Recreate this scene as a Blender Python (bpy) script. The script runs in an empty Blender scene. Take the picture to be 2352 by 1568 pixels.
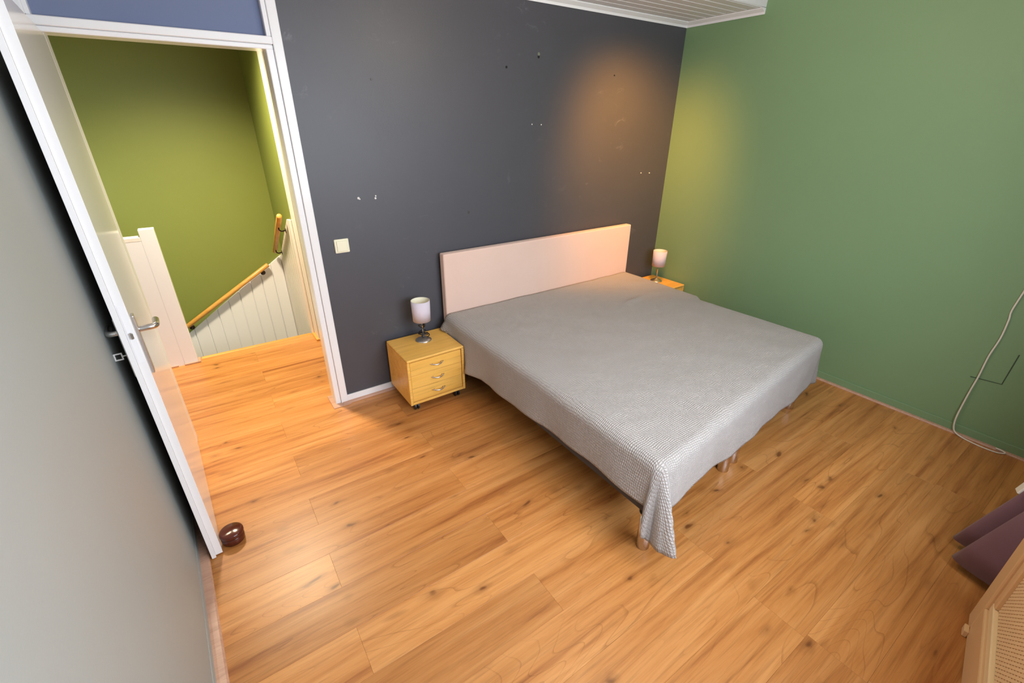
import bpy, bmesh, math, random
from mathutils import Vector, Matrix, noise
random.seed(7)
PI = math.pi
scene = bpy.context.scene
COL = scene.collection

# ------------------------------------------------------------------ camera
CAM = Vector((-3.5463, -2.7564, 1.7113)); YAW, PITCH, ROLL, FPX = 0.6011, 0.4529, 0.0050, 1033.73
fw = Vector((math.sin(YAW)*math.cos(PITCH), math.cos(YAW)*math.cos(PITCH), -math.sin(PITCH)))
r0 = Vector((math.cos(YAW), -math.sin(YAW), 0)); u0 = r0.cross(fw)
rr = math.cos(ROLL)*r0 + math.sin(ROLL)*u0; uu = -math.sin(ROLL)*r0 + math.cos(ROLL)*u0
cd = bpy.data.cameras.new('camera'); cam = bpy.data.objects.new('camera', cd); COL.objects.link(cam)
cd.sensor_width = 36; cd.lens = FPX*36/2352; cd.clip_start = 0.02
M = Matrix((( rr.x, uu.x, -fw.x, CAM.x), (rr.y, uu.y, -fw.y, CAM.y), (rr.z, uu.z, -fw.z, CAM.z), (0, 0, 0, 1)))
cam.matrix_world = M
scene.camera = cam

# ------------------------------------------------------------------ world, lights, exposure
w = bpy.data.worlds.new('world'); scene.world = w; w.use_nodes = True
w.node_tree.nodes['Background'].inputs[0].default_value = (0.75, 0.85, 1.0, 1)
w.node_tree.nodes['Background'].inputs[1].default_value = 1.0
def area(name, loc, target, sx, sy, power, col):
    l = bpy.data.lights.new(name, 'AREA'); l.shape = 'RECTANGLE'; l.size = sx; l.size_y = sy; l.energy = power; l.color = col
    o = bpy.data.objects.new(name, l); COL.objects.link(o); o.location = loc
    o.rotation_euler = (Vector(target)-Vector(loc)).to_track_quat('-Z', 'Y').to_euler(); return o
def spot(name, loc, target, power, col, size, blend, radius=0.05):
    l = bpy.data.lights.new(name, 'SPOT'); l.energy = power; l.color = col; l.spot_size = math.radians(size); l.spot_blend = blend
    l.shadow_soft_size = radius
    o = bpy.data.objects.new(name, l); COL.objects.link(o); o.location = loc
    o.rotation_euler = (Vector(target)-Vector(loc)).to_track_quat('-Z', 'Y').to_euler(); return o
def point(name, loc, power, col, radius=0.1):
    l = bpy.data.lights.new(name, 'POINT'); l.energy = power; l.color = col; l.shadow_soft_size = radius
    o = bpy.data.objects.new(name, l); COL.objects.link(o); o.location = loc; return o
area('window_daylight', (-2.35, -3.26, 1.60), (-2.6, 0.0, 0.6), 1.8, 1.1, 64, (0.80, 0.89, 1.0))
point('ceiling_lamp', (-1.95, -1.50, 2.30), 17, (1.0, 0.76, 0.48), 0.10)
spot('corner_glow_spot', (-1.00, -0.85, 2.39), (-0.55, -0.05, 1.48), 200, (1.0, 0.42, 0.06), 80, 1.0, 0.22)  # added unseen spot for the warm glow on both walls near the corner
spot('hall_downlight', (-3.50, 0.95, 2.55), (-3.50, 1.15, 0.0), 330, (1.0, 0.84, 0.60), 125, 1.0, 0.14)
point('stair_point_light', (-4.55, 1.70, 1.2), 5, (0.95, 0.95, 1.0), 0.12)  # weak cool point light over the stairwell, without a fixture
scene.view_settings.view_transform = 'Standard'
scene.view_settings.look = 'None'
scene.view_settings.exposure = 0.35
scene.view_settings.gamma = 1.0
scene.view_settings.use_curve_mapping = False

# ------------------------------------------------------------------ helpers
def lin(c):
    return tuple(((v/255)/12.92 if v/255 <= 0.04045 else ((v/255+0.055)/1.055)**2.4) for v in c)
def tag(o, label=None, cat=None, group=None, kind=None):
    if label: o['label'] = label
    if cat: o['category'] = cat
    if group: o['group'] = group
    if kind: o['kind'] = kind
    return o
def empty(name, loc=(0, 0, 0), rz=0, label=None, cat=None, group=None, kind=None):
    o = bpy.data.objects.new(name, None); COL.objects.link(o); o.empty_display_size = 0.1
    o.location = loc; o.rotation_euler = (0, 0, rz); return tag(o, label, cat, group, kind)
def link(name, bm, mat, parent=None, smooth=False, loc=None):
    bmesh.ops.recalc_face_normals(bm, faces=bm.faces)
    me = bpy.data.meshes.new(name); bm.to_mesh(me); bm.free()
    if smooth:
        for p in me.polygons: p.use_smooth = True
    me.materials.append(mat)
    o = bpy.data.objects.new(name, me); COL.objects.link(o)
    if parent: o.parent = parent
    if loc: o.location = loc
    return o
def box(bm, x0, x1, y0, y1, z0, z1, bev=0.0, seg=1):
    vs = [bm.verts.new((x, y, z)) for x in (x0, x1) for y in (y0, y1) for z in (z0, z1)]
    fs = []
    for i in ((0, 1, 3, 2), (4, 6, 7, 5), (0, 4, 5, 1), (2, 3, 7, 6), (0, 2, 6, 4), (1, 5, 7, 3)):
        fs.append(bm.faces.new([vs[k] for k in i]))
    if bev > 0:
        es = list({e for f in fs for e in f.edges})
        bmesh.ops.bevel(bm, geom=es, offset=bev, segments=seg, profile=0.5, affect='EDGES', clamp_overlap=True)
def prism(bm, pts, axis, a0, a1):
    """polygon pts (2D) extruded along axis: 'x' -> pts (y,z); 'y' -> (x,z); 'z' -> (x,y)"""
    def P(p, a):
        return (a, p[0], p[1]) if axis == 'x' else ((p[0], a, p[1]) if axis == 'y' else (p[0], p[1], a))
    A = [bm.verts.new(P(p, a0)) for p in pts]; B = [bm.verts.new(P(p, a1)) for p in pts]
    bm.faces.new(A); bm.faces.new(B[::-1]); n = len(pts)
    for i in range(n): bm.faces.new((A[i], A[(i+1) % n], B[(i+1) % n], B[i]))
def lathe(bm, prof, n=32, c=(0, 0, 0), cap=True):
    rings = []
    for r, z in prof:
        rings.append([bm.verts.new((c[0]+r*math.cos(2*PI*i/n), c[1]+r*math.sin(2*PI*i/n), c[2]+z)) for i in range(n)])
    for a, b in zip(rings, rings[1:]):
        for i in range(n): bm.faces.new((a[i], a[(i+1) % n], b[(i+1) % n], b[i]))
    if cap:
        bm.faces.new(rings[0][::-1]); bm.faces.new(rings[-1])
def tube(bm, pts, r, n=10, cap=True):
    pts = [Vector(p) for p in pts]; rings = []
    t0 = (pts[1]-pts[0]).normalized(); nrm = t0.orthogonal().normalized()
    for i, p in enumerate(pts):
        t = (pts[min(i+1, len(pts)-1)]-pts[max(i-1, 0)]).normalized()
        nrm = (nrm - t*nrm.dot(t)); nrm = nrm.normalized() if nrm.length > 1e-6 else t.orthogonal().normalized()
        b = t.cross(nrm); rad = r[i] if isinstance(r, (list, tuple)) else r
        rings.append([bm.verts.new(p + rad*(math.cos(2*PI*k/n)*nrm + math.sin(2*PI*k/n)*b)) for k in range(n)])
    for a, b in zip(rings, rings[1:]):
        for i in range(n): bm.faces.new((a[i], a[(i+1) % n], b[(i+1) % n], b[i]))
    if cap: bm.faces.new(rings[0][::-1]); bm.faces.new(rings[-1])
def smooth_path(pts, k=6):
    P = [Vector(p) for p in pts]; out = []
    for i in range(len(P)-1):
        p0, p1, p2, p3 = P[max(i-1, 0)], P[i], P[i+1], P[min(i+2, len(P)-1)]
        for j in range(k):
            t = j/k
            out.append(0.5*((2*p1)+(-p0+p2)*t+(2*p0-5*p1+4*p2-p3)*t*t+(-p0+3*p1-3*p2+p3)*t**3))
    out.append(P[-1]); return out
def B(): return bmesh.new()

# ------------------------------------------------------------------ materials
def mat(name, col, rough=0.5, metal=0.0, **kw):
    m = bpy.data.materials.new(name); m.use_nodes = True
    b = m.node_tree.nodes['Principled BSDF']
    b.inputs['Base Color'].default_value = (*col, 1); b.inputs['Roughness'].default_value = rough; b.inputs['Metallic'].default_value = metal
    for k, v in kw.items(): b.inputs[k.replace('_', ' ')].default_value = v
    return m
def N(m, t, **kw):
    n = m.node_tree.nodes.new(t)
    for k, v in kw.items():
        if k in ('inputs',):
            for a, b in v.items(): n.inputs[a].default_value = b
        else: setattr(n, k, v)
    return n
def L(m, a, b): m.node_tree.links.new(a, b)
def bsdf(m): return m.node_tree.nodes['Principled BSDF']
def coords(m, out='Object', scale=(1, 1, 1), rand=0.0):
    tc = N(m, 'ShaderNodeTexCoord'); mp = N(m, 'ShaderNodeMapping'); mp.inputs['Scale'].default_value = scale
    if rand:
        oi = N(m, 'ShaderNodeObjectInfo'); mul = N(m, 'ShaderNodeVectorMath', operation='MULTIPLY'); cb = N(m, 'ShaderNodeCombineXYZ')
        for i in range(3): L(m, oi.outputs['Random'], cb.inputs[i])
        L(m, cb.outputs[0], mul.inputs[0]); mul.inputs[1].default_value = (rand*37, rand*61, rand*13)
        ad = N(m, 'ShaderNodeVectorMath', operation='ADD'); L(m, tc.outputs[out], ad.inputs[0]); L(m, mul.outputs[0], ad.inputs[1]); L(m, ad.outputs[0], mp.inputs[0])
    else: L(m, tc.outputs[out], mp.inputs[0])
    return mp.outputs[0]
def ramp(m, fac, stops):
    r = N(m, 'ShaderNodeValToRGB'); e = r.color_ramp.elements
    while len(e) < len(stops): e.new(0.5)
    for k, (p, c) in enumerate(stops): e[k].position = p; e[k].color = (*c, 1) if len(c) == 3 else c
    L(m, fac, r.inputs[0]); return r.outputs[0]
def mix(m, fac, a, b, blend='MIX'):
    n = N(m, 'ShaderNodeMix', data_type='RGBA', blend_type=blend)
    for v, i in ((fac, 0), (a, 6), (b, 7)):
        if isinstance(v, (int, float)): n.inputs[i].default_value = v
        elif isinstance(v, tuple): n.inputs[i].default_value = (*v, 1)
        else: L(m, v, n.inputs[i])
    return n.outputs[2]
def bump(m, h, strength=0.2, dist=0.01):
    b = N(m, 'ShaderNodeBump'); b.inputs['Strength'].default_value = strength; b.inputs['Distance'].default_value = dist
    L(m, h, b.inputs['Height']); L(m, b.outputs[0], bsdf(m).inputs['Normal'])
def noise_tex(m, vec, scale, detail=4, rough=0.6, dist=0.0):
    n = N(m, 'ShaderNodeTexNoise'); n.inputs['Scale'].default_value = scale; n.inputs['Detail'].default_value = detail
    n.inputs['Roughness'].default_value = rough; n.inputs['Distortion'].default_value = dist; L(m, vec, n.inputs['Vector']); return n.outputs[0]

def paint(name, col, rough=0.55, var=0.06, scuffs=None, spec=0.5):
    m = mat(name, col, rough); v = coords(m)
    n = noise_tex(m, v, 1.7, 5, 0.6)
    c = mix(m, n, tuple(x*(1-var) for x in col), tuple(min(1, x*(1+var)) for x in col))
    if scuffs:
        v2 = coords(m, scale=(1, 1, 1.6)); s = noise_tex(m, v2, 7, 8, 0.72, 0.6)
        f = ramp(m, s, [(0.60, (0, 0, 0)), (0.76, (1, 1, 1))])
        v3 = coords(m); s3 = noise_tex(m, v3, 1.1, 2, 0.5)
        f3 = ramp(m, s3, [(0.45, (0, 0, 0)), (0.62, (1, 1, 1))])
        ff = N(m, 'ShaderNodeMath', operation='MULTIPLY'); L(m, f, ff.inputs[0]); L(m, f3, ff.inputs[1])
        f2 = N(m, 'ShaderNodeMath', operation='MULTIPLY'); L(m, ff.outputs[0], f2.inputs[0]); f2.inputs[1].default_value = 0.55
        c = mix(m, f2.outputs[0], c, scuffs)
    L(m, c, bsdf(m).inputs['Base Color']); bsdf(m).inputs['Specular IOR Level'].default_value = spec
    fine = noise_tex(m, coords(m), 140, 3, 0.6); bump(m, fine, 0.12, 0.003)
    return m

def wood(name, light, mid, dark, rough=0.35, along='x', knots=True, rand=1.0, tone=0.16, ring=1.0):
    m = mat(name, mid, rough)
    s = {'x': (0.9, 15.0, 15.0), 'y': (15.0, 0.9, 15.0), 'z': (15.0, 15.0, 0.9)}[along]
    v = coords(m, scale=s, rand=rand)
    # long soft streaks
    n1 = noise_tex(m, v, 1.1, 7, 0.66, 0.5)
    base = ramp(m, n1, [(0.30, dark), (0.46, mid), (0.66, light)])
    # fine pores
    sp = {'x': (4.0, 120.0, 120.0), 'y': (120.0, 4.0, 120.0), 'z': (120.0, 120.0, 4.0)}[along]
    n2 = noise_tex(m, coords(m, scale=sp, rand=rand), 1.0, 3, 0.6, 0.2)
    f2 = ramp(m, n2, [(0.30, (0.55, 0.55, 0.55)), (0.50, (1, 1, 1))])
    base = mix(m, 0.45, base, f2, 'MULTIPLY')
    # cathedral rings
    s3 = {'x': (0.55, 4.2, 4.2), 'y': (4.2, 0.55, 4.2), 'z': (4.2, 4.2, 0.55)}[along]
    n3 = noise_tex(m, coords(m, scale=s3, rand=rand), 1.0, 2, 0.45, 0.3)
    mu = N(m, 'ShaderNodeMath', operation='MULTIPLY'); L(m, n3, mu.inputs[0]); mu.inputs[1].default_value = 26.0
    fr = N(m, 'ShaderNodeMath', operation='FRACT'); L(m, mu.outputs[0], fr.inputs[0])
    f3 = ramp(m, fr.outputs[0], [(0.0, (0.62, 0.56, 0.5)), (0.10, (1, 1, 1)), (1.0, (1, 1, 1))])
    mk = ramp(m, noise_tex(m, coords(m, scale=s3, rand=rand), 0.7, 2, 0.5), [(0.44, (0, 0, 0)), (0.58, (0.7*ring, 0.7*ring, 0.7*ring))])
    base = mix(m, mk, base, mix(m, 1.0, base, f3, 'MULTIPLY'))
    if knots:
        vk = coords(m, scale=(1.0, 2.1, 2.1) if along == 'x' else (2.1, 1.0, 2.1), rand=rand)
        warp = N(m, 'ShaderNodeTexNoise'); warp.inputs['Scale'].default_value = 6; L(m, vk, warp.inputs['Vector'])
        sc = N(m, 'ShaderNodeVectorMath', operation='SCALE'); L(m, warp.outputs['Color'], sc.inputs[0]); sc.inputs['Scale'].default_value = 0.16
        ad = N(m, 'ShaderNodeVectorMath', operation='ADD'); L(m, vk, ad.inputs[0]); L(m, sc.outputs[0], ad.inputs[1])
        vo = N(m, 'ShaderNodeTexVoronoi'); vo.inputs['Scale'].default_value = 4.2; L(m, ad.outputs[0], vo.inputs['Vector'])
        fk = ramp(m, vo.outputs['Distance'], [(0.0, (1, 1, 1)), (0.05, (0.85, 0.85, 0.85)), (0.10, (0.30, 0.30, 0.30)), (0.24, (0, 0, 0))])
        base = mix(m, fk, base, tuple(x*0.5 for x in dark))
    oi = N(m, 'ShaderNodeObjectInfo')
    t = ramp(m, oi.outputs['Random'], [(0.0, (1-tone, 1-tone*1.15, 1-tone*1.3)), (1.0, (1+tone*0.5,)*3)])
    base = mix(m, 1.0, base, t, 'MULTIPLY')
    L(m, base, bsdf(m).inputs['Base Color'])
    bump(m, n2, 0.05, 0.002)
    return m

M_floor = wood('oak_laminate', (0.65, 0.300, 0.094), (0.53, 0.215, 0.055), (0.32, 0.100, 0.023), 0.34, 'x')
M_beech = wood('beech_veneer', (0.95, 0.56, 0.135), (0.90, 0.50, 0.105), (0.80, 0.41, 0.075), 0.36, 'x', knots=False, tone=0.03, ring=0.0)
M_rail = wood('rail_wood', (0.80, 0.42, 0.10), (0.74, 0.36, 0.07), (0.62, 0.27, 0.045), 0.34, 'x', knots=False, tone=0.02, ring=0.0)
M_skirt = wood('pink_brown_skirting_wood', (0.60, 0.36, 0.25), (0.54, 0.31, 0.215), (0.46, 0.25, 0.17), 0.4, 'x', knots=False, tone=0.02, ring=0.0)
M_dark = paint('charcoal_wall_paint', (0.070, 0.069, 0.080), 0.46, 0.12, scuffs=(0.24, 0.24, 0.27))
M_green = paint('green_wall_paint', (0.195, 0.318, 0.158), 0.50, 0.05)
M_hallgreen = paint('hall_green_paint', (0.205, 0.245, 0.048), 0.50, 0.05)
M_left = paint('pale_grey_wall_paint', (0.365, 0.385, 0.365), 0.50, 0.03)
M_white = mat('white_gloss_paint', (0.86, 0.86, 0.87), 0.22)
M_door = mat('white_door_paint', (0.84, 0.83, 0.83), 0.18)
M_cream = mat('cream_paint', (0.86, 0.80, 0.72), 0.35)
M_transom = mat('blue_grey_gloss_panel', (0.175, 0.215, 0.34), 0.12)
M_ceil = mat('white_ceiling_panel', (0.80, 0.78, 0.79), 0.45)
M_black = mat('black_plastic', (0.012, 0.011, 0.012), 0.35)
M_iron = mat('dark_bronze_iron', (0.06, 0.035, 0.03), 0.35, 0.8)
M_steel = mat('brushed_steel', (0.62, 0.60, 0.58), 0.24, 1.0)
M_chrome = mat('satin_chrome', (0.66, 0.62, 0.62), 0.18, 1.0)
M_satin = mat('satin_steel', (0.64, 0.62, 0.60), 0.34, 1.0)
M_cord = mat('white_cord', (0.78, 0.72, 0.60), 0.5)
M_switch = mat('cream_plastic', (0.86, 0.82, 0.62), 0.3)
M_stop = mat('dark_lacquered_wood', (0.085, 0.016, 0.008), 0.14)
M_grey = mat('dark_grey_base', (0.06, 0.055, 0.055), 0.8)
M_matt = mat('mattress_ticking', (0.55, 0.50, 0.44), 0.85)
M_glass = mat('window_glass', (1, 1, 1), 0.02, Transmission_Weight=1.0)
M_groove = mat('dark_scratch', (0.05, 0.08, 0.045), 0.7)
M_plaster = mat('bare_plaster', (0.75, 0.73, 0.70), 0.8)

m = M_hb = mat('blush_upholstery', (0.74, 0.53, 0.44), 0.85, Sheen_Weight=0.3)
n = noise_tex(m, coords(m), 3, 4, 0.6); L(m, mix(m, n, (0.72, 0.50, 0.41), (0.78, 0.58, 0.49)), bsdf(m).inputs['Base Color'])
bump(m, noise_tex(m, coords(m), 260, 2, 0.5), 0.25, 0.002)

m = M_shade = mat('lilac_white_shade', (0.66, 0.60, 0.68), 0.75)
bump(m, noise_tex(m, coords(m), 300, 2, 0.5), 0.15, 0.001)
M_shade_in = mat('cream_shade_lining', (0.88, 0.84, 0.66), 0.7)

m = M_spread = mat('waffle_quilt_grey_beige', (0.43, 0.39, 0.36), 0.82, Sheen_Weight=0.25)
v = coords(m, 'UV', (1, 1, 1))
sep = N(m, 'ShaderNodeSeparateXYZ')
wn = N(m, 'ShaderNodeTexNoise'); wn.inputs['Scale'].default_value = 9; L(m, v, wn.inputs['Vector'])
ws = N(m, 'ShaderNodeVectorMath', operation='SCALE'); L(m, wn.outputs['Color'], ws.inputs[0]); ws.inputs['Scale'].default_value = 0.035
wa = N(m, 'ShaderNodeVectorMath', operation='ADD'); L(m, v, wa.inputs[0]); L(m, ws.outputs[0], wa.inputs[1]); L(m, wa.outputs[0], sep.inputs[0])
def sinw(i, k, ph=0.0):
    a = N(m, 'ShaderNodeMath', operation='MULTIPLY'); L(m, sep.outputs[i], a.inputs[0]); a.inputs[1].default_value = k
    s = N(m, 'ShaderNodeMath', operation='SINE'); L(m, a.outputs[0], s.inputs[0])
    p = N(m, 'ShaderNodeMath', operation='ABSOLUTE'); L(m, s.outputs[0], p.inputs[0]); return p.outputs[0]
pr = N(m, 'ShaderNodeMath', operation='MULTIPLY'); L(m, sinw(0, PI/0.013), pr.inputs[0]); L(m, sinw(1, PI/0.009), pr.inputs[1])
sq = N(m, 'ShaderNodeMath', operation='POWER'); L(m, pr.outputs[0], sq.inputs[0]); sq.inputs[1].default_value = 0.5
cr = noise_tex(m, v, 26, 6, 0.75, 1.2)
hm = N(m, 'ShaderNodeMath', operation='MULTIPLY_ADD'); L(m, cr, hm.inputs[0]); hm.inputs[1].default_value = 1.3; L(m, sq.outputs[0], hm.inputs[2])
bump(m, hm.outputs[0], 0.9, 0.0045)
c = mix(m, sq.outputs[0], (0.36, 0.32, 0.29), (0.50, 0.46, 0.435)); L(m, c, bsdf(m).inputs['Base Color'])

m = M_curtain = mat('mauve_curtain_cloth', (0.20, 0.10, 0.12), 0.85, Sheen_Weight=0.2)
bump(m, noise_tex(m, coords(m), 300, 2, 0.5), 0.2, 0.001)

m = M_weave = mat('woven_paper_cord', (0.92, 0.68, 0.40), 0.7)

# ------------------------------------------------------------------ floor (bedroom + hall), planks
XL, XR, YF, YB = -4.15, 0.0, -3.34, 1.285
floor = empty('floor', (0, 0, 0), kind='structure')
sub = B(); box(sub, -5.2, 0.15, -3.5, 1.27, -0.12, -0.0105)
link('underfloor', sub, M_grey, floor)
row_h = 0.194
special = {-6: [-3.425, -1.385], -7: [-2.742, -2.07, -0.68], -8: [-3.43, -2.05, -0.665], -9: [-2.742, -2.035, -0.72]}
k = -13
while True:
    y1 = -0.978 + k*row_h + row_h*1; y0 = y1-row_h
    if y0 > YB: break
    if y1 > YF:
        ridx = round((y1+0.978)/row_h)       # 0 -> row [-1.172,-0.978]
        js = special.get(ridx-0)
        if js is None:
            s = -2.742 if ridx % 2 == 0 else -3.43
            js = [s + 1.38*i for i in range(-2, 4)]
        x_lo, x_hi = (-4.9 if y1 > 0 else XL), (-2.852 if y0 > 0.0 else XR)
        js = [j for j in js if x_lo+0.05 < j < x_hi-0.05]
        edges = [x_lo]+js+[x_hi]
        for a, b_ in zip(edges, edges[1:]):
            bm = B(); g = 0.00015
            ya, yb = max(y0, YF), min(y1, YB)
            if yb-ya < 0.01: continue
            box(bm, a+g, b_-g, ya+g, yb-g, -0.010, 0.0, 0.0004)
            link('floor_plank', bm, M_floor, floor)
    k += 1

# ------------------------------------------------------------------ bedroom shell
HC = 2.419
def structure(name, bm, mt, parent=None, **kw):
    o = link(name, bm, mt, parent, **kw)
    if parent is None: o['kind'] = 'structure'
    return o
bm = B(); box(bm, -3.012, 0.12, 0.0, 0.10, -0.01, 2.95)
box(bm, -4.3, -3.012, 0.0, 0.10, 2.47, 2.95); box(bm, -5.2, -3.945, 0.0, 0.10, -0.01, 2.95)
wall_back = structure('wall_back', bm, M_dark)
bm = B(); box(bm, 0.0, 0.12, -3.5, 0.0, -0.01, 2.95); wall_right = structure('wall_right', bm, M_green)
# left wall is 2 degrees out of square
bm = B(); prism(bm, [(-3.937, 0.0), (-3.80, -3.5), (-3.95, -3.5), (-4.09, 0.0)], 'z', -0.01, 2.95)
structure('wall_left', bm, M_left)
# front wall with the window (behind the camera)
bm = B(); wx0, wx1, wz0, wz1 = -3.25, -1.15, 0.95, 2.25
box(bm, -4.0, wx0, -3.46, -3.34, -0.01, 2.95); box(bm, wx1, 0.0, -3.46, -3.34, -0.01, 2.95)
box(bm, wx0, wx1, -3.46, -3.34, -0.01, wz0); box(bm, wx0, wx1, -3.46, -3.34, wz1, 2.95)
structure('wall_front', bm, M_left)
win = empty('window_1', (wx0, -3.40, wz0), kind='structure'); W_, H_ = wx1-wx0, wz1-wz0
for a in ((0, W_, 0, 0.06), (0, W_, H_-0.06, H_), (0, 0.06, 0.06, H_-0.06), (W_-0.06, W_, 0.06, H_-0.06), (W_/2-0.03, W_/2+0.03, 0.06, H_-0.06)):
    bm = B(); box(bm, a[0], a[1], -0.04, 0.03, a[2], a[3], 0.004); link('window_frame', bm, M_white, win)
for a in ((0.06, W_/2-0.03), (W_/2+0.03, W_-0.06)):
    bm = B(); box(bm, a[0], a[1], -0.012, -0.006, 0.06, H_-0.06); link('pane', bm, M_glass, win)

# ceiling: white tongue and groove boards, then a taller bay towards the window
ceiling = empty('ceiling', (0, 0, 0), kind='structure')
bm = B(); box(bm, -3.95, 0.02, -0.625, 0.02, HC+0.012, HC+0.10); box(bm, -4.0, 0.02, -3.4, -0.61, 2.86, 2.95); box(bm, -3.95, 0.0, -0.63, -0.615, HC+0.005, 2.90)
link('ceiling_backing', bm, M_ceil, ceiling)
y = -0.045; i = 0
while y > -0.61:
    y2 = max(y-0.0805, -0.63)
    bm = B(); box(bm, -3.93, -0.042, y2+0.004, y-0.004, HC, HC+0.012, 0.0035); link('ceiling_board', bm, M_ceil, ceiling)
    y -= 0.0805
cove = lambda s: [(0, 0), (0, -0.034), (0.006, -0.036), (0.012, -0.022), (0.030, -0.012), (0.040, -0.006), (0.042, 0)]
bm = B(); prism(bm, [(-a, HC+b+0.002) for a, b in cove(0)], 'x', -3.02, 0.0); structure('trim_1', bm, M_white)
bm = B()
prism(bm, [(-a, HC+b+0.002) for a, b in cove(0)], 'y', -0.63, 0.0); structure('trim_2', bm, M_white)

# baseboards
bm = B(); box(bm, -3.012, -0.03, -0.012, 0.0, 0.0, 0.052, 0.002); bb = structure('baseboard_back', bm, M_white)
bm = B(); prism(bm, [(0, 0.0), (-0.036, 0.0), (-0.036, 0.004), (-0.030, 0.010), (-0.012, 0.012), (0, 0.012)], 'x', -3.045, 0.0)
link('skirting_strip', bm, M_skirt, bb)
bm = B(); box(bm, -0.010, 0.0, -3.3, -0.02, 0.0, 0.058, 0.002); bb = structure('baseboard_right', bm, M_green)
bm = B(); prism(bm, [(0, 0.0), (-0.030, 0.0), (-0.030, 0.004), (-0.024, 0.010), (-0.010, 0.012), (0, 0.012)], 'y', -3.3, -0.036)
link('skirting_strip', bm, M_skirt, bb)
bb = empty('baseboard_left', (-3.937, 0, 0), math.atan2(0.137, 3.5), kind='structure')
bm = B(); prism(bm, [(0.0, 0.0), (0.036, 0.0), (0.036, 0.004), (0.030, 0.012), (0.012, 0.014), (0, 0.014)], 'y', -3.3, -0.01)
link('skirting_strip', bm, M_skirt, bb)
bm = B(); prism(bm, [(0.0, 0.014), (0.0022, 0.014), (0.0022, 0.055), (0.0015, 0.058), (0.0, 0.058)], 'y', -3.3, -0.01)
link('skirting_board', bm, M_left, bb)

# small wall marks
def plug(x, z, r, mt, name='wall_plug', dep=0.003):
    bm = B(); n = 8
    a = [bm.verts.new((x+r*math.cos(2*PI*i/n)*(1+0.25*math.sin(3*i)), -dep, z+r*math.sin(2*PI*i/n))) for i in range(n)]
    b = [bm.verts.new((p.co.x, 0.0, p.co.z)) for p in a]
    bm.faces.new(a)
    for i in range(n): bm.faces.new((a[i], a[(i+1) % n], b[(i+1) % n], b[i]))
    return link(name, bm, mt, wall_back)
plug(-2.748, 1.310, 0.007, M_plaster); plug(-2.741, 1.304, 0.004, M_plaster); plug(-2.648, 1.302, 0.006, M_plaster); plug(-2.645, 1.315, 0.0045, M_plaster)
plug(-1.4575, 2.112, 0.010, M_satin); plug(-1.4575, 2.096, 0.008, M_black)
plug(-0.329, 1.328, 0.005, M_plaster); plug(-0.222, 1.3226, 0.005, M_plaster)
plug(-2.589, 1.918, 0.006, M_black); plug(-1.710, 2.025, 0.007, M_black); plug(-0.751, 2.027, 0.005, M_black)
plug(-1.50, 1.70, 0.004, M_plaster); plug(-1.42, 1.698, 0.004, M_plaster)
plug(-2.02, 1.16, 0.010, M_grey, dep=0.001)
# faint outline of a patched hatch on the green wall
bm = B(); tube(bm, [(-0.001, -2.385, 0.372), (-0.001, -2.45, 0.378), (-0.001, -2.517, 0.384), (-0.001, -2.519, 0.48), (-0.001, -2.521, 0.574)], 0.0025, 6)
link('scratch', bm, M_groove, wall_right)

# light switch
sw = empty('light_switch', (-2.885, 0.0, 1.049), label='square cream light switch on the charcoal wall beside the door frame', cat='light switch')
bm = B(); box(bm, -0.042, 0.042, -0.010, 0.0, -0.041, 0.041, 0.005, 2); link('switch_plate', bm, M_switch, sw)
bm = B(); box(bm, -0.030, 0.030, -0.016, -0.009, -0.031, 0.031, 0.003, 2); link('rocker', bm, M_switch, sw)

# ------------------------------------------------------------------ door frame and transom
fr = empty('trim_3', (0, 0, 0), kind='structure')
def fpart(name, args, mt=M_white, bev=0.003):
    bm = B(); box(bm, *args, bev); return link(name, bm, mt, fr)
YFR = -0.014
fpart('door_jamb', (-3.052, -3.008, YFR, 0.112, 0.0, 2.46))           # right outer jamb
fpart('door_jamb', (-3.086, -3.0525, YFR+0.012, 0.112, 0.0, 2.022))     # right rebate
fpart('door_jamb', (-3.945, -3.900, YFR, 0.112, 0.0, 2.46))           # left outer jamb
fpart('door_stop_bead', (-3.900, -3.872, 0.030, 0.112, 0.0, 2.022))
fpart('lintel', (-3.900, -3.0525, YFR, 0.112, 2.040, 2.072))
fpart('lintel', (-3.900, -3.0525, YFR+0.012, 0.112, 2.020, 2.0395))
fpart('transom_bead', (-3.073, -3.0525, YFR+0.006, 0.06, 2.0725, 2.46), bev=0.002)
fpart('transom_bead', (-3.900, -3.885, YFR+0.006, 0.06, 2.0725, 2.46), bev=0.002)
fpart('transom_head', (-3.900, -3.0525, YFR, 0.112, 2.43, 2.47))
fpart('transom_panel', (-3.888, -3.070, 0.030, 0.042, 2.070, 2.435), M_transom, 0.0)
bm = B(); box(bm, -3.112, -3.0, -0.05, 0.13, 0.0, 0.006, 0.002)
box(bm, -3.93, -3.872, 0.0, 0.13, 0.0, 0.006, 0.002)
link('frame_foot_strip', bm, M_skirt, fr)

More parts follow.
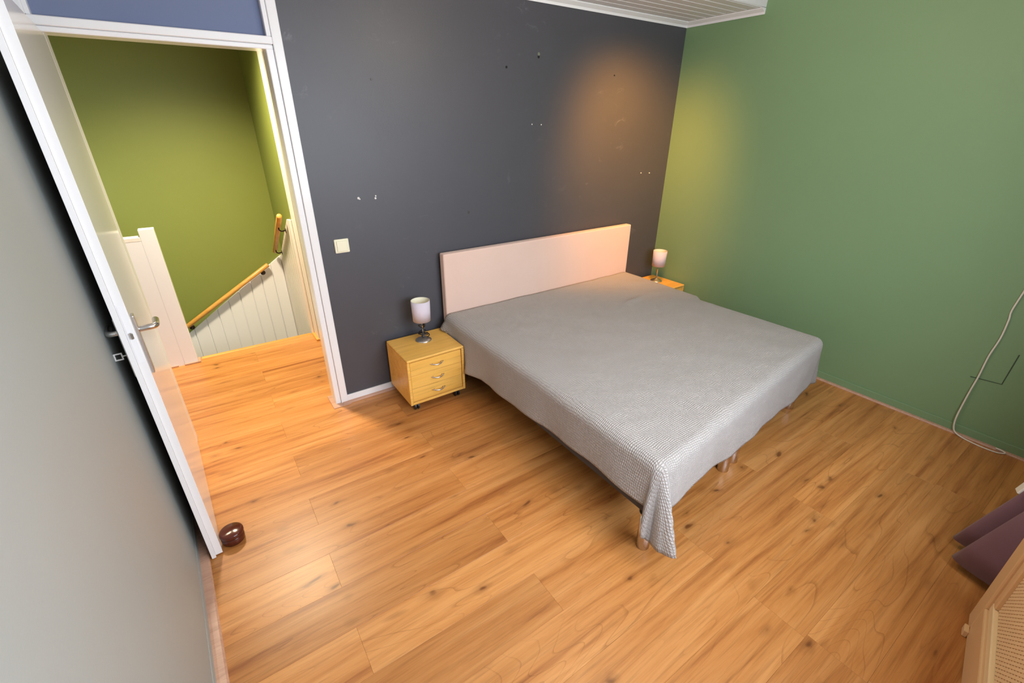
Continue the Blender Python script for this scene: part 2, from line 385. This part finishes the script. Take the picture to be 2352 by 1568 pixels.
# ------------------------------------------------------------------ door leaf
H0 = Vector((-3.868, -0.006)); H1 = Vector((-3.815, -0.909)); dv = H1-H0; LW = dv.length; ang = math.atan2(dv.y, dv.x)
door = empty('door_1', (H0.x, H0.y, 0.0), ang, kind='structure')   # local x runs from hinge to free edge, local +y faces the hall side / room
bm = B(); lean = 0.008
def leafbox(x0, x1, y0, y1, z0, z1):
    bm2 = B(); box(bm2, x0, x1, y0, y1, z0, z1, 0.0006); return bm2
bm = leafbox(0.0, LW, -0.026, 0.0, 0.008, 2.012); o = link('door_leaf', bm, M_door, door)
bm = leafbox(0.0, LW+0.012, -0.042, -0.0262, 0.006, 2.012); o = link('rebate_edge', bm, M_door, door)
DHZ = 1.062
bm = B(); box(bm, LW-0.001, LW+0.002, -0.022, -0.004, DHZ-0.10, DHZ+0.11); lp = link('lock_forend', bm, M_white, door)
bm = B(); box(bm, LW+0.002, LW+0.010, -0.018, -0.008, DHZ-0.012, DHZ+0.012, 0.003); link('latch_bolt', bm, M_steel, lp)
for sgn, y0, so_ in ((1, 0.0, 0.057), (-1, -0.042, 0.034)):
    bm = B(); a, b_ = sorted((y0, y0+sgn*0.008)); box(bm, LW-0.075, LW-0.035, a, b_, DHZ-0.165, DHZ+0.055, 0.003, 2)
    pl = link('handle_plate', bm, M_satin, door)
    bm = B(); tube(bm, smooth_path([(LW-0.055, y0+sgn*0.006, DHZ), (LW-0.055, y0+sgn*so_*0.7, DHZ), (LW-0.060, y0+sgn*so_*0.91, DHZ), (LW-0.075, y0+sgn*so_, DHZ), (LW-0.125, y0+sgn*so_, DHZ)], 5), 0.0105, 16)
    link('door_handle', bm, M_steel, pl, smooth=True)
bm = B(); zk = DHZ-0.085
tube(bm, [(LW-0.055, -0.048, zk), (LW-0.055, -0.062, zk)], 0.0025, 8)
for a in ((-0.002, 0.0015, -0.085, -0.081, -0.013, 0.013), (-0.002, 0.0015, -0.065, -0.061, -0.013, 0.013), (-0.002, 0.0015, -0.081, -0.065, 0.009, 0.013), (-0.002, 0.0015, -0.081, -0.065, -0.013, -0.009)):
    box(bm, LW-0.055+a[0], LW-0.055+a[1], a[2], a[3], zk+a[4], zk+a[5])
link('key', bm, M_plaster, door)

# door stop on the floor
ds = empty('door_stopper', (-3.768, -0.852, 0.0), label='round dark lacquered wooden doorstop on the floor against the open door', cat='doorstop')
bm = B(); lathe(bm, [(0.038, 0.0), (0.044, 0.003), (0.0465, 0.014), (0.0465, 0.028), (0.045, 0.034), (0.043, 0.036)], 40); link('base', bm, M_stop, ds, smooth=True)
bm = B(); lathe(bm, [(0.043, 0.0358), (0.0465, 0.039), (0.0485, 0.044), (0.0485, 0.052), (0.046, 0.058), (0.040, 0.061), (0.0, 0.062)], 40, cap=False); link('cap', bm, M_stop, ds, smooth=True)

# ------------------------------------------------------------------ hall
bm = B(); box(bm, -5.2, -2.70, 2.25, 2.35, -2.6, 2.95); structure('wall_hall_back', bm, M_hallgreen)
bm = B(); box(bm, -2.935, -2.70, 1.262, 2.25, -2.6, 2.95); box(bm, -2.85, -2.70, 0.10, 1.09, -0.01, 2.95); structure('wall_hall_right', bm, M_hallgreen)
bm = B(); box(bm, -5.2, -5.1, 0.10, 2.25, -2.6, 2.95); structure('wall_hall_left', bm, M_hallgreen)
bm = B(); box(bm, -5.2, -2.70, 0.10, 2.35, 2.62, 2.70); structure('ceiling_hall', bm, M_ceil)
bm = B(); box(bm, -5.1, -2.935, 1.18, 1.27, -2.6, -0.013); structure('wall_stairwell', bm, M_cream)
bm = B(); box(bm, -5.1, -2.935, 1.27, 2.25, -2.7, -2.6); structure('floor_stairwell', bm, M_grey)
# stair nosing strip
bm = B(); box(bm, -3.80, -2.965, 1.266, 1.296, -0.018, 0.004, 0.004); structure('trim_4', bm, M_rail)
# casing on the hall side wall
bm = B(); box(bm, -2.937, -2.70, 1.10, 1.2615, 0.0, 2.615, 0.003)
cas = structure('trim_5', bm, M_cream)
bm = B(); box(bm, -2.958, -2.9372, 1.085, 1.262, 0.0, 0.016, 0.003); box(bm, -2.9370, -2.855, 1.080, 1.0995, 0.0, 0.016, 0.003); link('skirting_strip', bm, M_rail, cas)

# tongue and groove wainscot following the winding stair
wains = empty('wall_stair_panel', (0, 2.25, 0), kind='structure')
def ztop(x): return -0.0873 + (x+3.8285)*(0.507+0.0873)/(-2.95+3.8285)
xs = [-4.95+0.112*i for i in range(30)]
xs = [x for x in [-3.9545-0.114*j for j in range(8)][::-1]] + [-3.8423, -3.723, -3.6122, -3.5023, -3.3936, -3.2778, -3.1718, -3.062, -2.958]
for a, b_ in zip(xs, xs[1:]):
    bm = B(); g = 0.003
    prism(bm, [(a+g, -2.0), (b_-g, -2.0), (b_-g, ztop(b_-g)), (a+g, ztop(a+g))], 'y', -0.018, -0.0005)
    bmesh.ops.bevel(bm, geom=bm.edges[:], offset=0.003, segments=1, affect='EDGES')
    link('wainscot_board', bm, M_white, wains)
bm = B(); prism(bm, [(xs[0], -2.0), (-2.936, -2.0), (-2.936, ztop(-2.936)-0.004), (xs[0], ztop(xs[0])-0.004)], 'y', -0.006, -0.0002); link('wainscot_backing', bm, M_white, wains)
def ztr(yy): return 0.49 + (2.25-yy)*(1.0-0.515)/(2.25-1.40) if yy > 1.40 else 0.99+(1.4-yy)*0.1
ys = [2.248, 2.14, 2.03, 1.92, 1.81, 1.70, 1.59, 1.48, 1.37, 1.26]
for a, b_ in zip(ys, ys[1:]):
    bm = B(); g = 0.003
    prism(bm, [(a-2.25-g, -2.0), (b_-2.25+g, -2.0), (b_-2.25+g, ztr(b_+g)), (a-2.25-g, ztr(a-g))], 'x', -2.956, -2.9365)
    bmesh.ops.bevel(bm, geom=bm.edges[:], offset=0.003, segments=1, affect='EDGES')
    link('wainscot_board', bm, M_cream, wains)

# stair handrails with iron brackets
def handrail(p0, p1, r, label, brackets, wall_dir, name='handrail'):
    p0, p1 = Vector(p0), Vector(p1)
    t = empty(name, p0, label=label, cat='handrail')
    d = p1-p0; bm = B(); n = 14
    tube(bm, [p*0 + d*s for p, s in ((p0, 0.0), (p0, 0.006), (p0, 0.5), (p0, 0.994), (p0, 1.0))], [r*0.82, r, r, r, r*0.82], 16)
    link('rail', bm, M_rail, t, smooth=True)
    wd = Vector(wall_dir)
    for s in brackets:
        q = d*s; off = abs(wd.dot(Vector((1, 1, 0))))
        bm = B()
        e = q + wd; dz = Vector((0, 0, -0.052))
        tube(bm, smooth_path([q+Vector((0, 0, -r*0.9)), q+Vector((0, 0, -r-0.02)), q+wd*0.35+dz*1.05, q+wd*0.8+dz, q+wd*0.985+dz], 5), 0.0055, 8)
        c = q+wd*0.985+dz; wn_ = wd.normalized(); rings = []
        tube(bm, [c-wn_*0.003, c-wn_*0.002, c+wn_*0.0], [0.010, 0.022, 0.023], 16)
        link('bracket', bm, M_iron, t, smooth=True)
    return t
handrail((-3.90, 2.185, -0.048), (-3.09, 2.185, 0.436), 0.021, 'long wooden handrail sloping down the white boarded stair wall', (0.06, 0.93), (0, 0.048, 0))
handrail((-3.005, 2.165, 0.560), (-3.005, 1.36, 1.025), 0.021, 'short wooden handrail with two iron brackets on the side wall right of the stairs', (0.12, 0.78), (0.049, 0, 0))

# closed white balustrade at the head of the stairs
bal = empty('balustrade', (-3.85, 1.25, 0.0), label='white closed balustrade with square end post at the stair head', cat='balustrade')
bm = B(); box(bm, -1.20, -0.0602, -0.0338, 0.022, 0.0, 0.965); link('panel', bm, M_white, bal)
bm = B(); box(bm, -1.20, -0.0602, -0.0342, 0.034, 0.9652, 0.994, 0.003); link('cap_rail', bm, M_cream, bal)
bm = B(); box(bm, -0.060, 0.028, -0.034, 0.034, 0.0, 1.042, 0.0015); link('post', bm, M_white, bal)
bm = B(); box(bm, -0.060, 0.034, -0.052, -0.0345, 0.0, 0.012, 0.002); box(bm, -1.20, -0.10, -0.046, -0.0225, 0.0, 0.012, 0.002); box(bm, 0.0285, 0.046, -0.052, 0.034, 0.0, 0.012, 0.002)
link('skirting_strip', bm, M_skirt, bal)

# ------------------------------------------------------------------ bed
bed = empty('bed', (-1.37, -0.05, 0), label='double box spring bed with blush upholstered headboard and chrome legs', cat='bed')
bx, by = 1.37, 0.05
def bpart(name, bmx, mt, **kw):
    for v_ in bmx.verts: v_.co += Vector((bx, by, 0))
    return link(name, bmx, mt, bed, **kw)
bm = B(); box(bm, -2.2724, -0.4724, -0.090, -0.030, 0.20, 0.924, 0.010, 3); bpart('headboard', bm, M_hb, smooth=False)
# foot edge runs slightly out of square
def yfoot(x): return -1.953 + (x+2.2645)*(0.201/1.7945)
for x0, x1 in ((-2.290, -1.372), (-1.368, -0.475)):
    ins = 0.012
    bm = B(); prism(bm, [(x0+ins, -0.092), (x1-0.002, -0.092), (x1-0.002, yfoot(x1)+0.016), (x0+ins, yfoot(x0)+0.016)], 'z', 0.205, 0.300)
    bmesh.ops.bevel(bm, geom=bm.edges[:], offset=0.008, segments=2, affect='EDGES'); bpart('box_base', bm, M_grey)
    bm = B(); prism(bm, [(x0+ins+0.005, -0.092), (x1-0.003, -0.092), (x1-0.003, yfoot(x1)+0.03), (x0+ins+0.005, yfoot(x0)+0.03)], 'z', 0.3005, 0.478)
    bmesh.ops.bevel(bm, geom=bm.edges[:], offset=0.012, segments=2, affect='EDGES'); bpart('mattress', bm, M_matt)
def leg(x, y_, mt=M_chrome):
    bm = B(); lathe(bm, [(0.0285, 0.0), (0.030, 0.002), (0.030, 0.198)], 28, (x, y_, 0.0)); o = bpart('leg', bm, mt, smooth=True)
    b2 = B(); lathe(b2, [(0.038, 0.198), (0.038, 0.2045)], 20, (x+bx, y_+by, 0)); link('mounting_plate', b2, M_satin, o)
for x, y_ in ((-2.252, -1.916), (-1.500, -1.826), (-1.392, -1.812), (-0.585, -1.720), (-2.220, -0.20), (-1.452, -0.20), (-1.322, -0.20), (-0.560, -0.20)):
    leg(x, y_)

# bedspread
ZT = 0.500; R = 0.045
def xl(y): return -2.292 + 0.004*math.sin(y*5)
def xr(y):
    if y > -0.84: return -0.452 - 0.03*(-y/0.84)*0.3
    if y > -0.90: return -0.461 - (-(y+0.84)/0.06)*0.052
    return -0.513 + (-(y+0.90)/0.85)*0.036
def interp(t, tab):
    if t <= tab[0][0]: return tab[0][1]
    for (a, va), (b, vb) in zip(tab, tab[1:]):
        if t <= b:
            u = (t-a)/(b-a); u = u*u*(3-2*u); return va+(vb-va)*u
    return tab[-1][1]
left_over = [(0.0, 0.13), (0.12, 0.22), (0.30, 0.33), (0.50, 0.31), (1.16, 0.27), (1.62, 0.245), (1.85, 0.25)]
foot_over = [(0.0, 0.27), (0.14, 0.29), (0.30, 0.275), (0.65, 0.32), (1.10, 0.335), (1.55, 0.35), (1.80, 0.34)]
right_over = [(0.0, 0.22), (1.85, 0.30)]
NU, NS, NV = 84, 22, 84
bm = B(); uvl = bm.loops.layers.uv.new('UVMap'); grid = {}; uvc = {}
def profile(s):
    if s < PI*R/2: th = s/R; return R*math.sin(th), R*(1-math.cos(th))
    return R, R+(s-PI*R/2)
Y0 = -0.095
for j in range(NV+NS+1):
    v = min(j, NV)/NV                                     # head -> foot on top
    fb = max(0, j-NV)/NS
    for i in range(-NS, NU+NS+1):
        u = min(max(i, 0), NU)/NU
        la = max(0, -i)/NS; ra = max(0, i-NU)/NS
        yf = yfoot(xl(-1.5)+u*1.79)+R-0.012
        y = Y0 + (yf-Y0)*v
        x = (xl(y)+R) + ((xr(y)-R)-(xl(y)+R))*u
        tv = -(y-Y0); tu = x+2.2645
        a = la*interp(tv, left_over) + ra*interp(tv, right_over)
        b = fb*interp(tu, foot_over)
        nrm_s = Vector((-1, 0, 0)) if la > 0 else Vector((1, 0, 0))
        nrm_f = Vector((0.11, -0.994, 0)).normalized()
        p = Vector((x, y, ZT))
        if a == 0 and b == 0:
            e = min(1.0, min(u, 1-u)*12)
            wv = noise.noise(Vector((x*2.2, y*1.6, 1.0)))*0.008 + noise.noise(Vector((x*6+y*5, y*2.5-x*1.5, 4.0)))*0.0045 + abs(noise.noise(Vector((x*3+y*7, y*2-x*3, 9.0))))*0.004
            cr_ = math.exp(-((y+0.62-0.10*(x+0.9)*2)/0.018)**2)*math.exp(-((x+0.98)/0.10)**2)*0.014
            cr_ += math.exp(-((y+0.02-0.55*(x+0.35)+0.55)/0.014)**2)*math.exp(-((x+0.75)/0.09)**2)*0.006
            p.z += wv + cr_
            if v < 0.02: p.z -= 0.0
        else:
            corner = (la > 0 or ra > 0) and b > 0
            if corner:
                sa = max(la, ra); phi = math.atan2(fb, sa); t_ = max(sa, fb); deg = math.degrees(phi)
                if la > 0: d = t_*interp(deg, [(0, 0.25), (8, 0.27), (20, 0.39), (45, 0.415), (74, 0.425), (84, 0.34), (90, 0.27)])
                else: d = t_*interp(deg, [(0, 0.30), (45, 0.345), (90, 0.34)])
            else:
                phi = math.atan2(b, a); d = math.hypot(a, b)
            out, drop = profile(d)
            dh = (nrm_s*math.cos(phi) + nrm_f*math.sin(phi)).normalized()
            deg = math.degrees(phi)
            if la > 0 and b > 0:
                fl = interp(deg, [(0, 0.03), (16, 0.16), (30, 0.10), (42, 0.08), (58, 0.24), (72, 0.36), (82, 0.20), (90, 0.02)])
            elif ra > 0 and b > 0:
                fl = 0.02 + 0.14*math.exp(-((deg-40)/24)**2)
            elif b > 0:
                fl = 0.015 + 0.02*math.sin(tu*9+0.6)+0.012*math.sin(tu*23)
                fl = max(fl, -0.02)*min(1, 1)
            elif la > 0:
                fl = 0.03 + 0.05*math.sin(tv*8.0+0.4) + 0.025*math.sin(tv*19+1.0) + 0.55*math.exp(-(tv/0.07)**2) + 0.05*math.exp(-((tv-0.30)/0.05)**2)
                fl -= 0.07*math.exp(-((tv-0.16)/0.05)**2)
            else:
                fl = 0.02 if tv < 0.42 else 0.06+0.04*math.sin(tv*7)
            fl = max(fl, -0.03)
            dd = max(0, d-PI*R/2)
            # keep cloth length: slope outward
            out += fl*dd; drop = drop - dd + dd*math.sqrt(max(0.05, 1-fl*fl))
            if ra > 0 and b == 0 and tv < 0.42: out = min(out, 0.030)
            p = p + dh*out; p.z -= drop
            wv = noise.noise(Vector((x*3+drop*4, y*3, 7.0+drop*3)))*0.006
            p += dh*max(0.0, wv)
        if la > 0 and p.y > -0.41 and p.z < 0.402: p.x = max(p.x, -2.301)
        if ra > 0 and p.y > -0.42: p.x = min(p.x, -0.434)
        grid[(i, j)] = bm.verts.new(p)
        uvc[(i, j)] = (x + (-a if la > 0 else a), y - b)
for j in range(NV+NS):
    for i in range(-NS, NU+NS):
        ks = [(i, j), (i+1, j), (i+1, j+1), (i, j+1)]
        f = bm.faces.new([grid[k_] for k_ in ks])
        for lp_, k_ in zip(f.loops, ks): lp_[uvl].uv = uvc[k_]
spread = link('bedspread', bm, M_spread, None, smooth=True)
so = spread.modifiers.new('thickness', 'SOLIDIFY'); so.thickness = 0.005; so.offset = 1
tag(spread, 'grey beige waffle quilted bedspread draped over the double bed', 'bedspread')

# ------------------------------------------------------------------ bedside drawer units
def nightstand(x0, y0, w_, d_, label):
    t = empty('nightstand', (x0+w_/2, y0+d_/2, 0), label=label, cat='nightstand', group='beech drawer units beside the bed')
    hw, hd = w_/2, d_/2; z0, z1 = 0.062, 0.389; th = 0.017
    bm = B(); box(bm, -hw, -hw+th, -hd, hd, z0, z1-th, 0.0012); link('side_panel', bm, M_beech, t)
    bm = B(); box(bm, hw-th, hw, -hd, hd, z0, z1-th, 0.0012); link('side_panel', bm, M_beech, t)
    bm = B(); box(bm, -hw+th+0.0005, hw-th-0.0005, -hd+0.001, hd, z0, z0+th, 0.0012); link('bottom_panel', bm, M_beech, t)
    bm = B(); box(bm, -hw+th+0.0005, hw-th-0.0005, hd-0.012, hd-0.001, z0+th+0.0005, z1-th-0.0005); link('back_panel', bm, M_beech, t)
    bm = B(); box(bm, -hw, hw, -hd-0.003, hd, z1-th+0.0003, z1, 0.006, 3); link('top', bm, M_beech, t)
    zb, zt = z0+th+0.004, z1-th-0.004; dh = (zt-zb)/3
    for q in range(3):
        a, b_ = zb+q*dh+0.001, zb+(q+1)*dh-0.001
        bm = B(); box(bm, -hw+th+0.002, hw-th-0.004, -hd+0.004, -hd+0.020, a, b_, 0.0012); dr = link('drawer', bm, M_beech, t)
        zc = (a+b_)/2+0.006; bm = B()
        pts = [(-0.046+0.092*s, -hd+0.004-0.020*math.sin(PI*s)-0.006, zc-0.006*math.sin(PI*s)) for s in [k_/14 for k_ in range(15)]]
        tube(bm, pts, [0.0028+0.0018*math.sin(PI*k_/14) for k_ in range(15)], 10)
        tube(bm, [(-0.032, -hd+0.005, zc-0.002), (-0.032, -hd-0.018, zc-0.002)], 0.0032, 8); tube(bm, [(0.032, -hd+0.005, zc-0.002), (0.032, -hd-0.018, zc-0.002)], 0.0032, 8)
        link('handle', bm, M_satin, dr, smooth=True)
    for cx_, cy_ in ((-hw+0.05, -hd+0.045), (hw-0.05, -hd+0.045), (-hw+0.05, hd-0.05), (hw-0.05, hd-0.05)):
        bm = B()
        for s in (-1, 1):
            tube(bm, [(cx_+s*0.004, cy_, 0.023), (cx_+s*0.006, cy_, 0.023), (cx_+s*0.015, cy_, 0.023), (cx_+s*0.017, cy_, 0.023)], [0.015, 0.023, 0.023, 0.018], 20)
        box(bm, cx_-0.016, cx_+0.016, cy_-0.016, cy_+0.018, 0.030, 0.052, 0.004); box(bm, cx_-0.012, cx_+0.012, cy_-0.012, cy_+0.012, 0.052, 0.0615)
        link('caster', bm, M_black, t)
    return t
nightstand(-2.7073, -0.3900, 0.3967, 0.350, 'beech three drawer bedside unit on casters between door frame and bed')
nightstand(-0.4260, -0.4060, 0.3960, 0.360, 'beech bedside unit in the far corner by the green wall, mostly hidden behind bed')

# ------------------------------------------------------------------ table lamps
def lamp(x, y, z, label, cord, tilt=0.0):
    t = empty('table_lamp', (x, y, z), label=label, cat='lamp', group='bedside table lamps')
    t.rotation_euler = (0, tilt, 0)
    bm = B(); lathe(bm, [(0.052, 0.0), (0.0535, 0.002), (0.053, 0.005), (0.045, 0.010), (0.028, 0.019), (0.014, 0.026), (0.008, 0.032), (0.0, 0.033)], 40, cap=False); bm.faces.new([v_ for v_ in bm.verts[:40]][::-1])
    link('base', bm, M_satin, t, smooth=True)
    bm = B(); lathe(bm, [(0.0055, 0.030), (0.0055, 0.215)], 14); link('pole', bm, M_steel, t, smooth=True)
    bm = B(); n = 48; r1, r2 = 0.0575, 0.0615; zA, zB = 0.145, 0.285
    pr_ = [(r1, zA), (r2, zB), (r2-0.0012, zB+0.0006), (r2-0.0018, zB-0.001)]
    lathe(bm, [(r1-0.0018, zA+0.001), (r1, zA), (r1*0.5+r2*0.5, (zA+zB)/2), (r2, zB), (r2-0.0018, zB)], n, cap=False)
    sh = link('lamp_shade', bm, M_shade, t, smooth=True)
    bm = B(); lathe(bm, [(r2-0.002, zB-0.0005), (r1-0.002, zA+0.001)], n, cap=False); link('shade_lining', bm, M_shade_in, sh, smooth=True)
    bm = B(); lathe(bm, [(0.012, 0.190), (0.014, 0.20), (0.014, 0.225), (0.010, 0.228)], 20); link('bulb_holder', bm, M_cream, t, smooth=True)
    bm = B()
    for k_ in range(3):
        a_ = 2*PI*k_/3; tube(bm, [(0.010*math.cos(a_), 0.010*math.sin(a_), 0.212), (0.0585*math.cos(a_), 0.0585*math.sin(a_), 0.212)], 0.0014, 6)
    link('shade_ring', bm, M_satin, t)
    if cord:
        pts = []
        for k_ in range(64):
            s = k_/63; a_ = s*2*PI*4.2+1.0; rad = 0.026+0.013*math.sin(s*17)
            pts.append((rad*math.cos(a_)+0.004, rad*math.sin(a_)*0.75-0.006, 0.040+0.028*math.sin(s*11+0.5)*0.6+0.022*s))
        for k_ in range(24):
            s = k_/23; a_ = s*2*PI*1.3; pts.append((-0.012+0.020*math.cos(a_), -0.010+0.012*math.sin(a_), 0.062+0.062*math.sin(PI*s)))
        bm = B(); tube(bm, smooth_path(pts, 2), 0.0030, 6); link('cord', bm, M_black, t, smooth=True)
        bm = B(); box(bm, -0.001, 0.013, -0.022, -0.008, 0.100, 0.132, 0.004); link('inline_switch', bm, M_black, t)
    return t
lamp(-2.492, -0.165, 0.389, 'small table lamp with black cord wound round its pole, on the near drawer unit', True)
lamp(-0.165, -0.195, 0.389, 'small table lamp with lilac white shade in the far corner behind the bed', False)

# ------------------------------------------------------------------ pull cord on the green wall
pts = [(-0.010, -2.425, 1.02), (-0.010, -2.420, 0.92), (-0.008, -2.412, 0.80), (-0.010, -2.419, 0.748), (-0.012, -2.424, 0.641), (-0.014, -2.416, 0.523), (-0.016, -2.418, 0.395), (-0.020, -2.4156, 0.311),
       (-0.026, -2.4150, 0.213), (-0.034, -2.417, 0.115), (-0.036, -2.425, 0.055), (-0.038, -2.440, 0.022), (-0.044, -2.470, 0.008), (-0.055, -2.517, 0.0045), (-0.064, -2.577, 0.0045), (-0.058, -2.636, 0.0045), (-0.040, -2.664, 0.006), (-0.036, -2.668, 0.012), (-0.034, -2.655, 0.016), (-0.034, -2.625, 0.0175)]
bm = B(); tube(bm, smooth_path([(-0.010, -2.43, 1.5)]+pts, 5), 0.0042, 8)
o = link('pull_cord', bm, M_cord, None, smooth=True); tag(o, 'thin off-white cord hanging down the green wall and looping onto the floor', 'cord')

# ------------------------------------------------------------------ curtain, woven cabinet, band (right edge of view)
plan = [(-0.62, -2.88), (-0.70, -2.82), (-0.80, -2.90), (-0.90, -2.82), (-1.00, -2.86), (-1.088, -2.682), (-1.125, -2.81), (-1.222, -2.712), (-1.282, -2.858), (-1.318, -2.846), (-1.372, -2.95)]
P2 = smooth_path([(a, b, 0) for a, b in plan], 8)
bm = B(); NZ = 24; rows = []
for k_ in range(NZ+1):
    z = 0.045 + (2.30-0.045)*k_/NZ; sc = 1.0-0.12*(k_/NZ); rows.append([])
    for idx, p in enumerate(P2):
        xm = -0.95
        zz = z + (0.006*math.sin(idx*0.4) if k_ == 0 else 0)
        rows[-1].append(bm.verts.new((p.x, -2.80+(p.y+2.80)*sc-0.28*min(z, 0.9), zz)))
for a, b_ in zip(rows, rows[1:]):
    for i in range(len(a)-1): bm.faces.new((a[i], a[i+1], b_[i+1], b_[i]))
cur = link('curtain', bm, M_curtain, None, smooth=True); so = cur.modifiers.new('thickness', 'SOLIDIFY'); so.thickness = 0.003
tag(cur, 'mauve brown floor length curtain hanging in deep folds at right edge', 'curtain')
bm = B(); box(bm, -0.016, 0.016, -0.004, 0.004, 0, 0.9, 0.002, 2)
for v_ in bm.verts: v_.co.x += 0.0015*math.sin(v_.co.z*60)
bd = link('woven_band', bm, M_cord, None, loc=(-1.130, -2.778, 0.405)); bd.rotation_euler = (0.27, 0, 0.35)
tag(bd, 'pale woven band end hanging between the curtain folds', 'band')

c0 = Vector((-1.452, -2.846)); c1 = Vector((-1.787, -2.903)); dd_ = c1-c0; ca = math.atan2(dd_.y, dd_.x)
cab = empty('woven_cabinet', (c0.x, c0.y, 0), ca, label='low wooden cabinet with woven cord front panel at the lower right edge', cat='cabinet')
# local x runs from the far corner towards the viewer, local -y is the front (faces the room), +y to the wall
CL, CH, CD = 1.25, 0.72, 0.20
fs = -1  # front normal sign
def cbox(name, mt, *a, bev=0.002, seg=1):
    bm = B(); box(bm, *a, bev, seg); return link(name, bm, mt, cab)
M_frame = mat('pale_orange_wood', (0.80, 0.52, 0.27), 0.45)

cbox('frame_post', M_frame, 0.0, 0.098, 0.0, 0.045, 0.004, CH, bev=0.006, seg=2)
cbox('frame_post', M_frame, CL-0.098, CL, 0.0, 0.045, 0.004, CH, bev=0.006, seg=2)
cbox('bottom_rail', M_frame, 0.0985, CL-0.0985, 0.0, 0.045, 0.004, 0.150, bev=0.006, seg=2)
cbox('top_rail', M_frame, 0.0985, CL-0.0985, 0.0, 0.045, CH-0.09, CH, bev=0.006, seg=2)
# bright chamfered inner moulding
M_mould = mat('light_wood_moulding', (0.95, 0.74, 0.44), 0.4)
bm = B(); box(bm, 0.0985, CL-0.0985, 0.010, 0.040, 0.1505, 0.190, 0.004); link('inner_moulding', bm, M_mould, cab)
bm = B(); box(bm, 0.0985, 0.136, 0.010, 0.040, 0.1905, CH-0.0905, 0.004); link('inner_moulding', bm, M_frame, cab)
# woven panel: cords wrapped over rods, real relief
bm = B(); xw0, xw1, zw0, zw1 = 0.137, CL-0.0985, 0.192, CH-0.092
box(bm, xw0, xw1, 0.028, 0.034, zw0, zw1); link('weave_backing', bm, M_groove, cab)
def clip_rect(poly):
    for ax, lim, sg in ((0, xw0, 1), (0, xw1, -1), (1, zw0, 1), (1, zw1, -1)):
        out = []
        for a, b_ in zip(poly, poly[1:]+poly[:1]):
            ia, ib = sg*(a[ax]-lim) >= 0, sg*(b_[ax]-lim) >= 0
            if ia: out.append(a)
            if ia != ib:
                t_ = (lim-a[ax])/(b_[ax]-a[ax]); out.append((a[0]+(b_[0]-a[0])*t_, a[1]+(b_[1]-a[1])*t_))
        poly = out
        if len(poly) < 3: return None
    return poly
def strands(sg, pitch, width, ya, yb):
    bm = B(); q_ = 0.7071; c_ = -1.2
    while c_ < 2.2:
        # strand runs along (1, sg)/sqrt2 through (c_, zw0)
        n_ = (q_*width/2, -sg*q_*width/2); L_ = 2.0
        p_ = [(c_-L_*q_-n_[0], zw0-sg*L_*q_-n_[1]), (c_+L_*q_-n_[0], zw0+sg*L_*q_-n_[1]), (c_+L_*q_+n_[0], zw0+sg*L_*q_+n_[1]), (c_-L_*q_+n_[0], zw0-sg*L_*q_+n_[1])]
        p_ = clip_rect(p_)
        if p_ and len(p_) >= 3:
            try: prism(bm, p_, 'y', ya, yb)
            except ValueError: pass
        c_ += pitch/q_
    return bm
wv_ = link('weave_cords', strands(1, 0.0118, 0.0088, 0.0225, 0.0279), M_weave, cab); wv_['kind'] = 'stuff'
wv_ = link('cross_cords', strands(-1, 0.026, 0.0165, 0.0245, 0.0278), M_weave, cab); wv_['kind'] = 'stuff'
cbox('side_panel', M_frame, 0.002, 0.022, 0.0455, CD, 0.012, CH-0.0005)
cbox('side_panel', M_frame, CL-0.022, CL-0.002, 0.0455, CD, 0.012, CH-0.0005)
cbox('back_panel', M_frame, 0.0225, CL-0.0225, CD-0.012, CD, 0.012, CH-0.0005)
cbox('top', M_frame, -0.01, CL+0.01, -0.012, CD+0.005, CH, CH+0.022, bev=0.005, seg=2)
for xx in (0.085, CL-0.125): cbox('foot', M_frame, xx, xx+0.04, -0.014, 0.0, 0.0, 0.03)
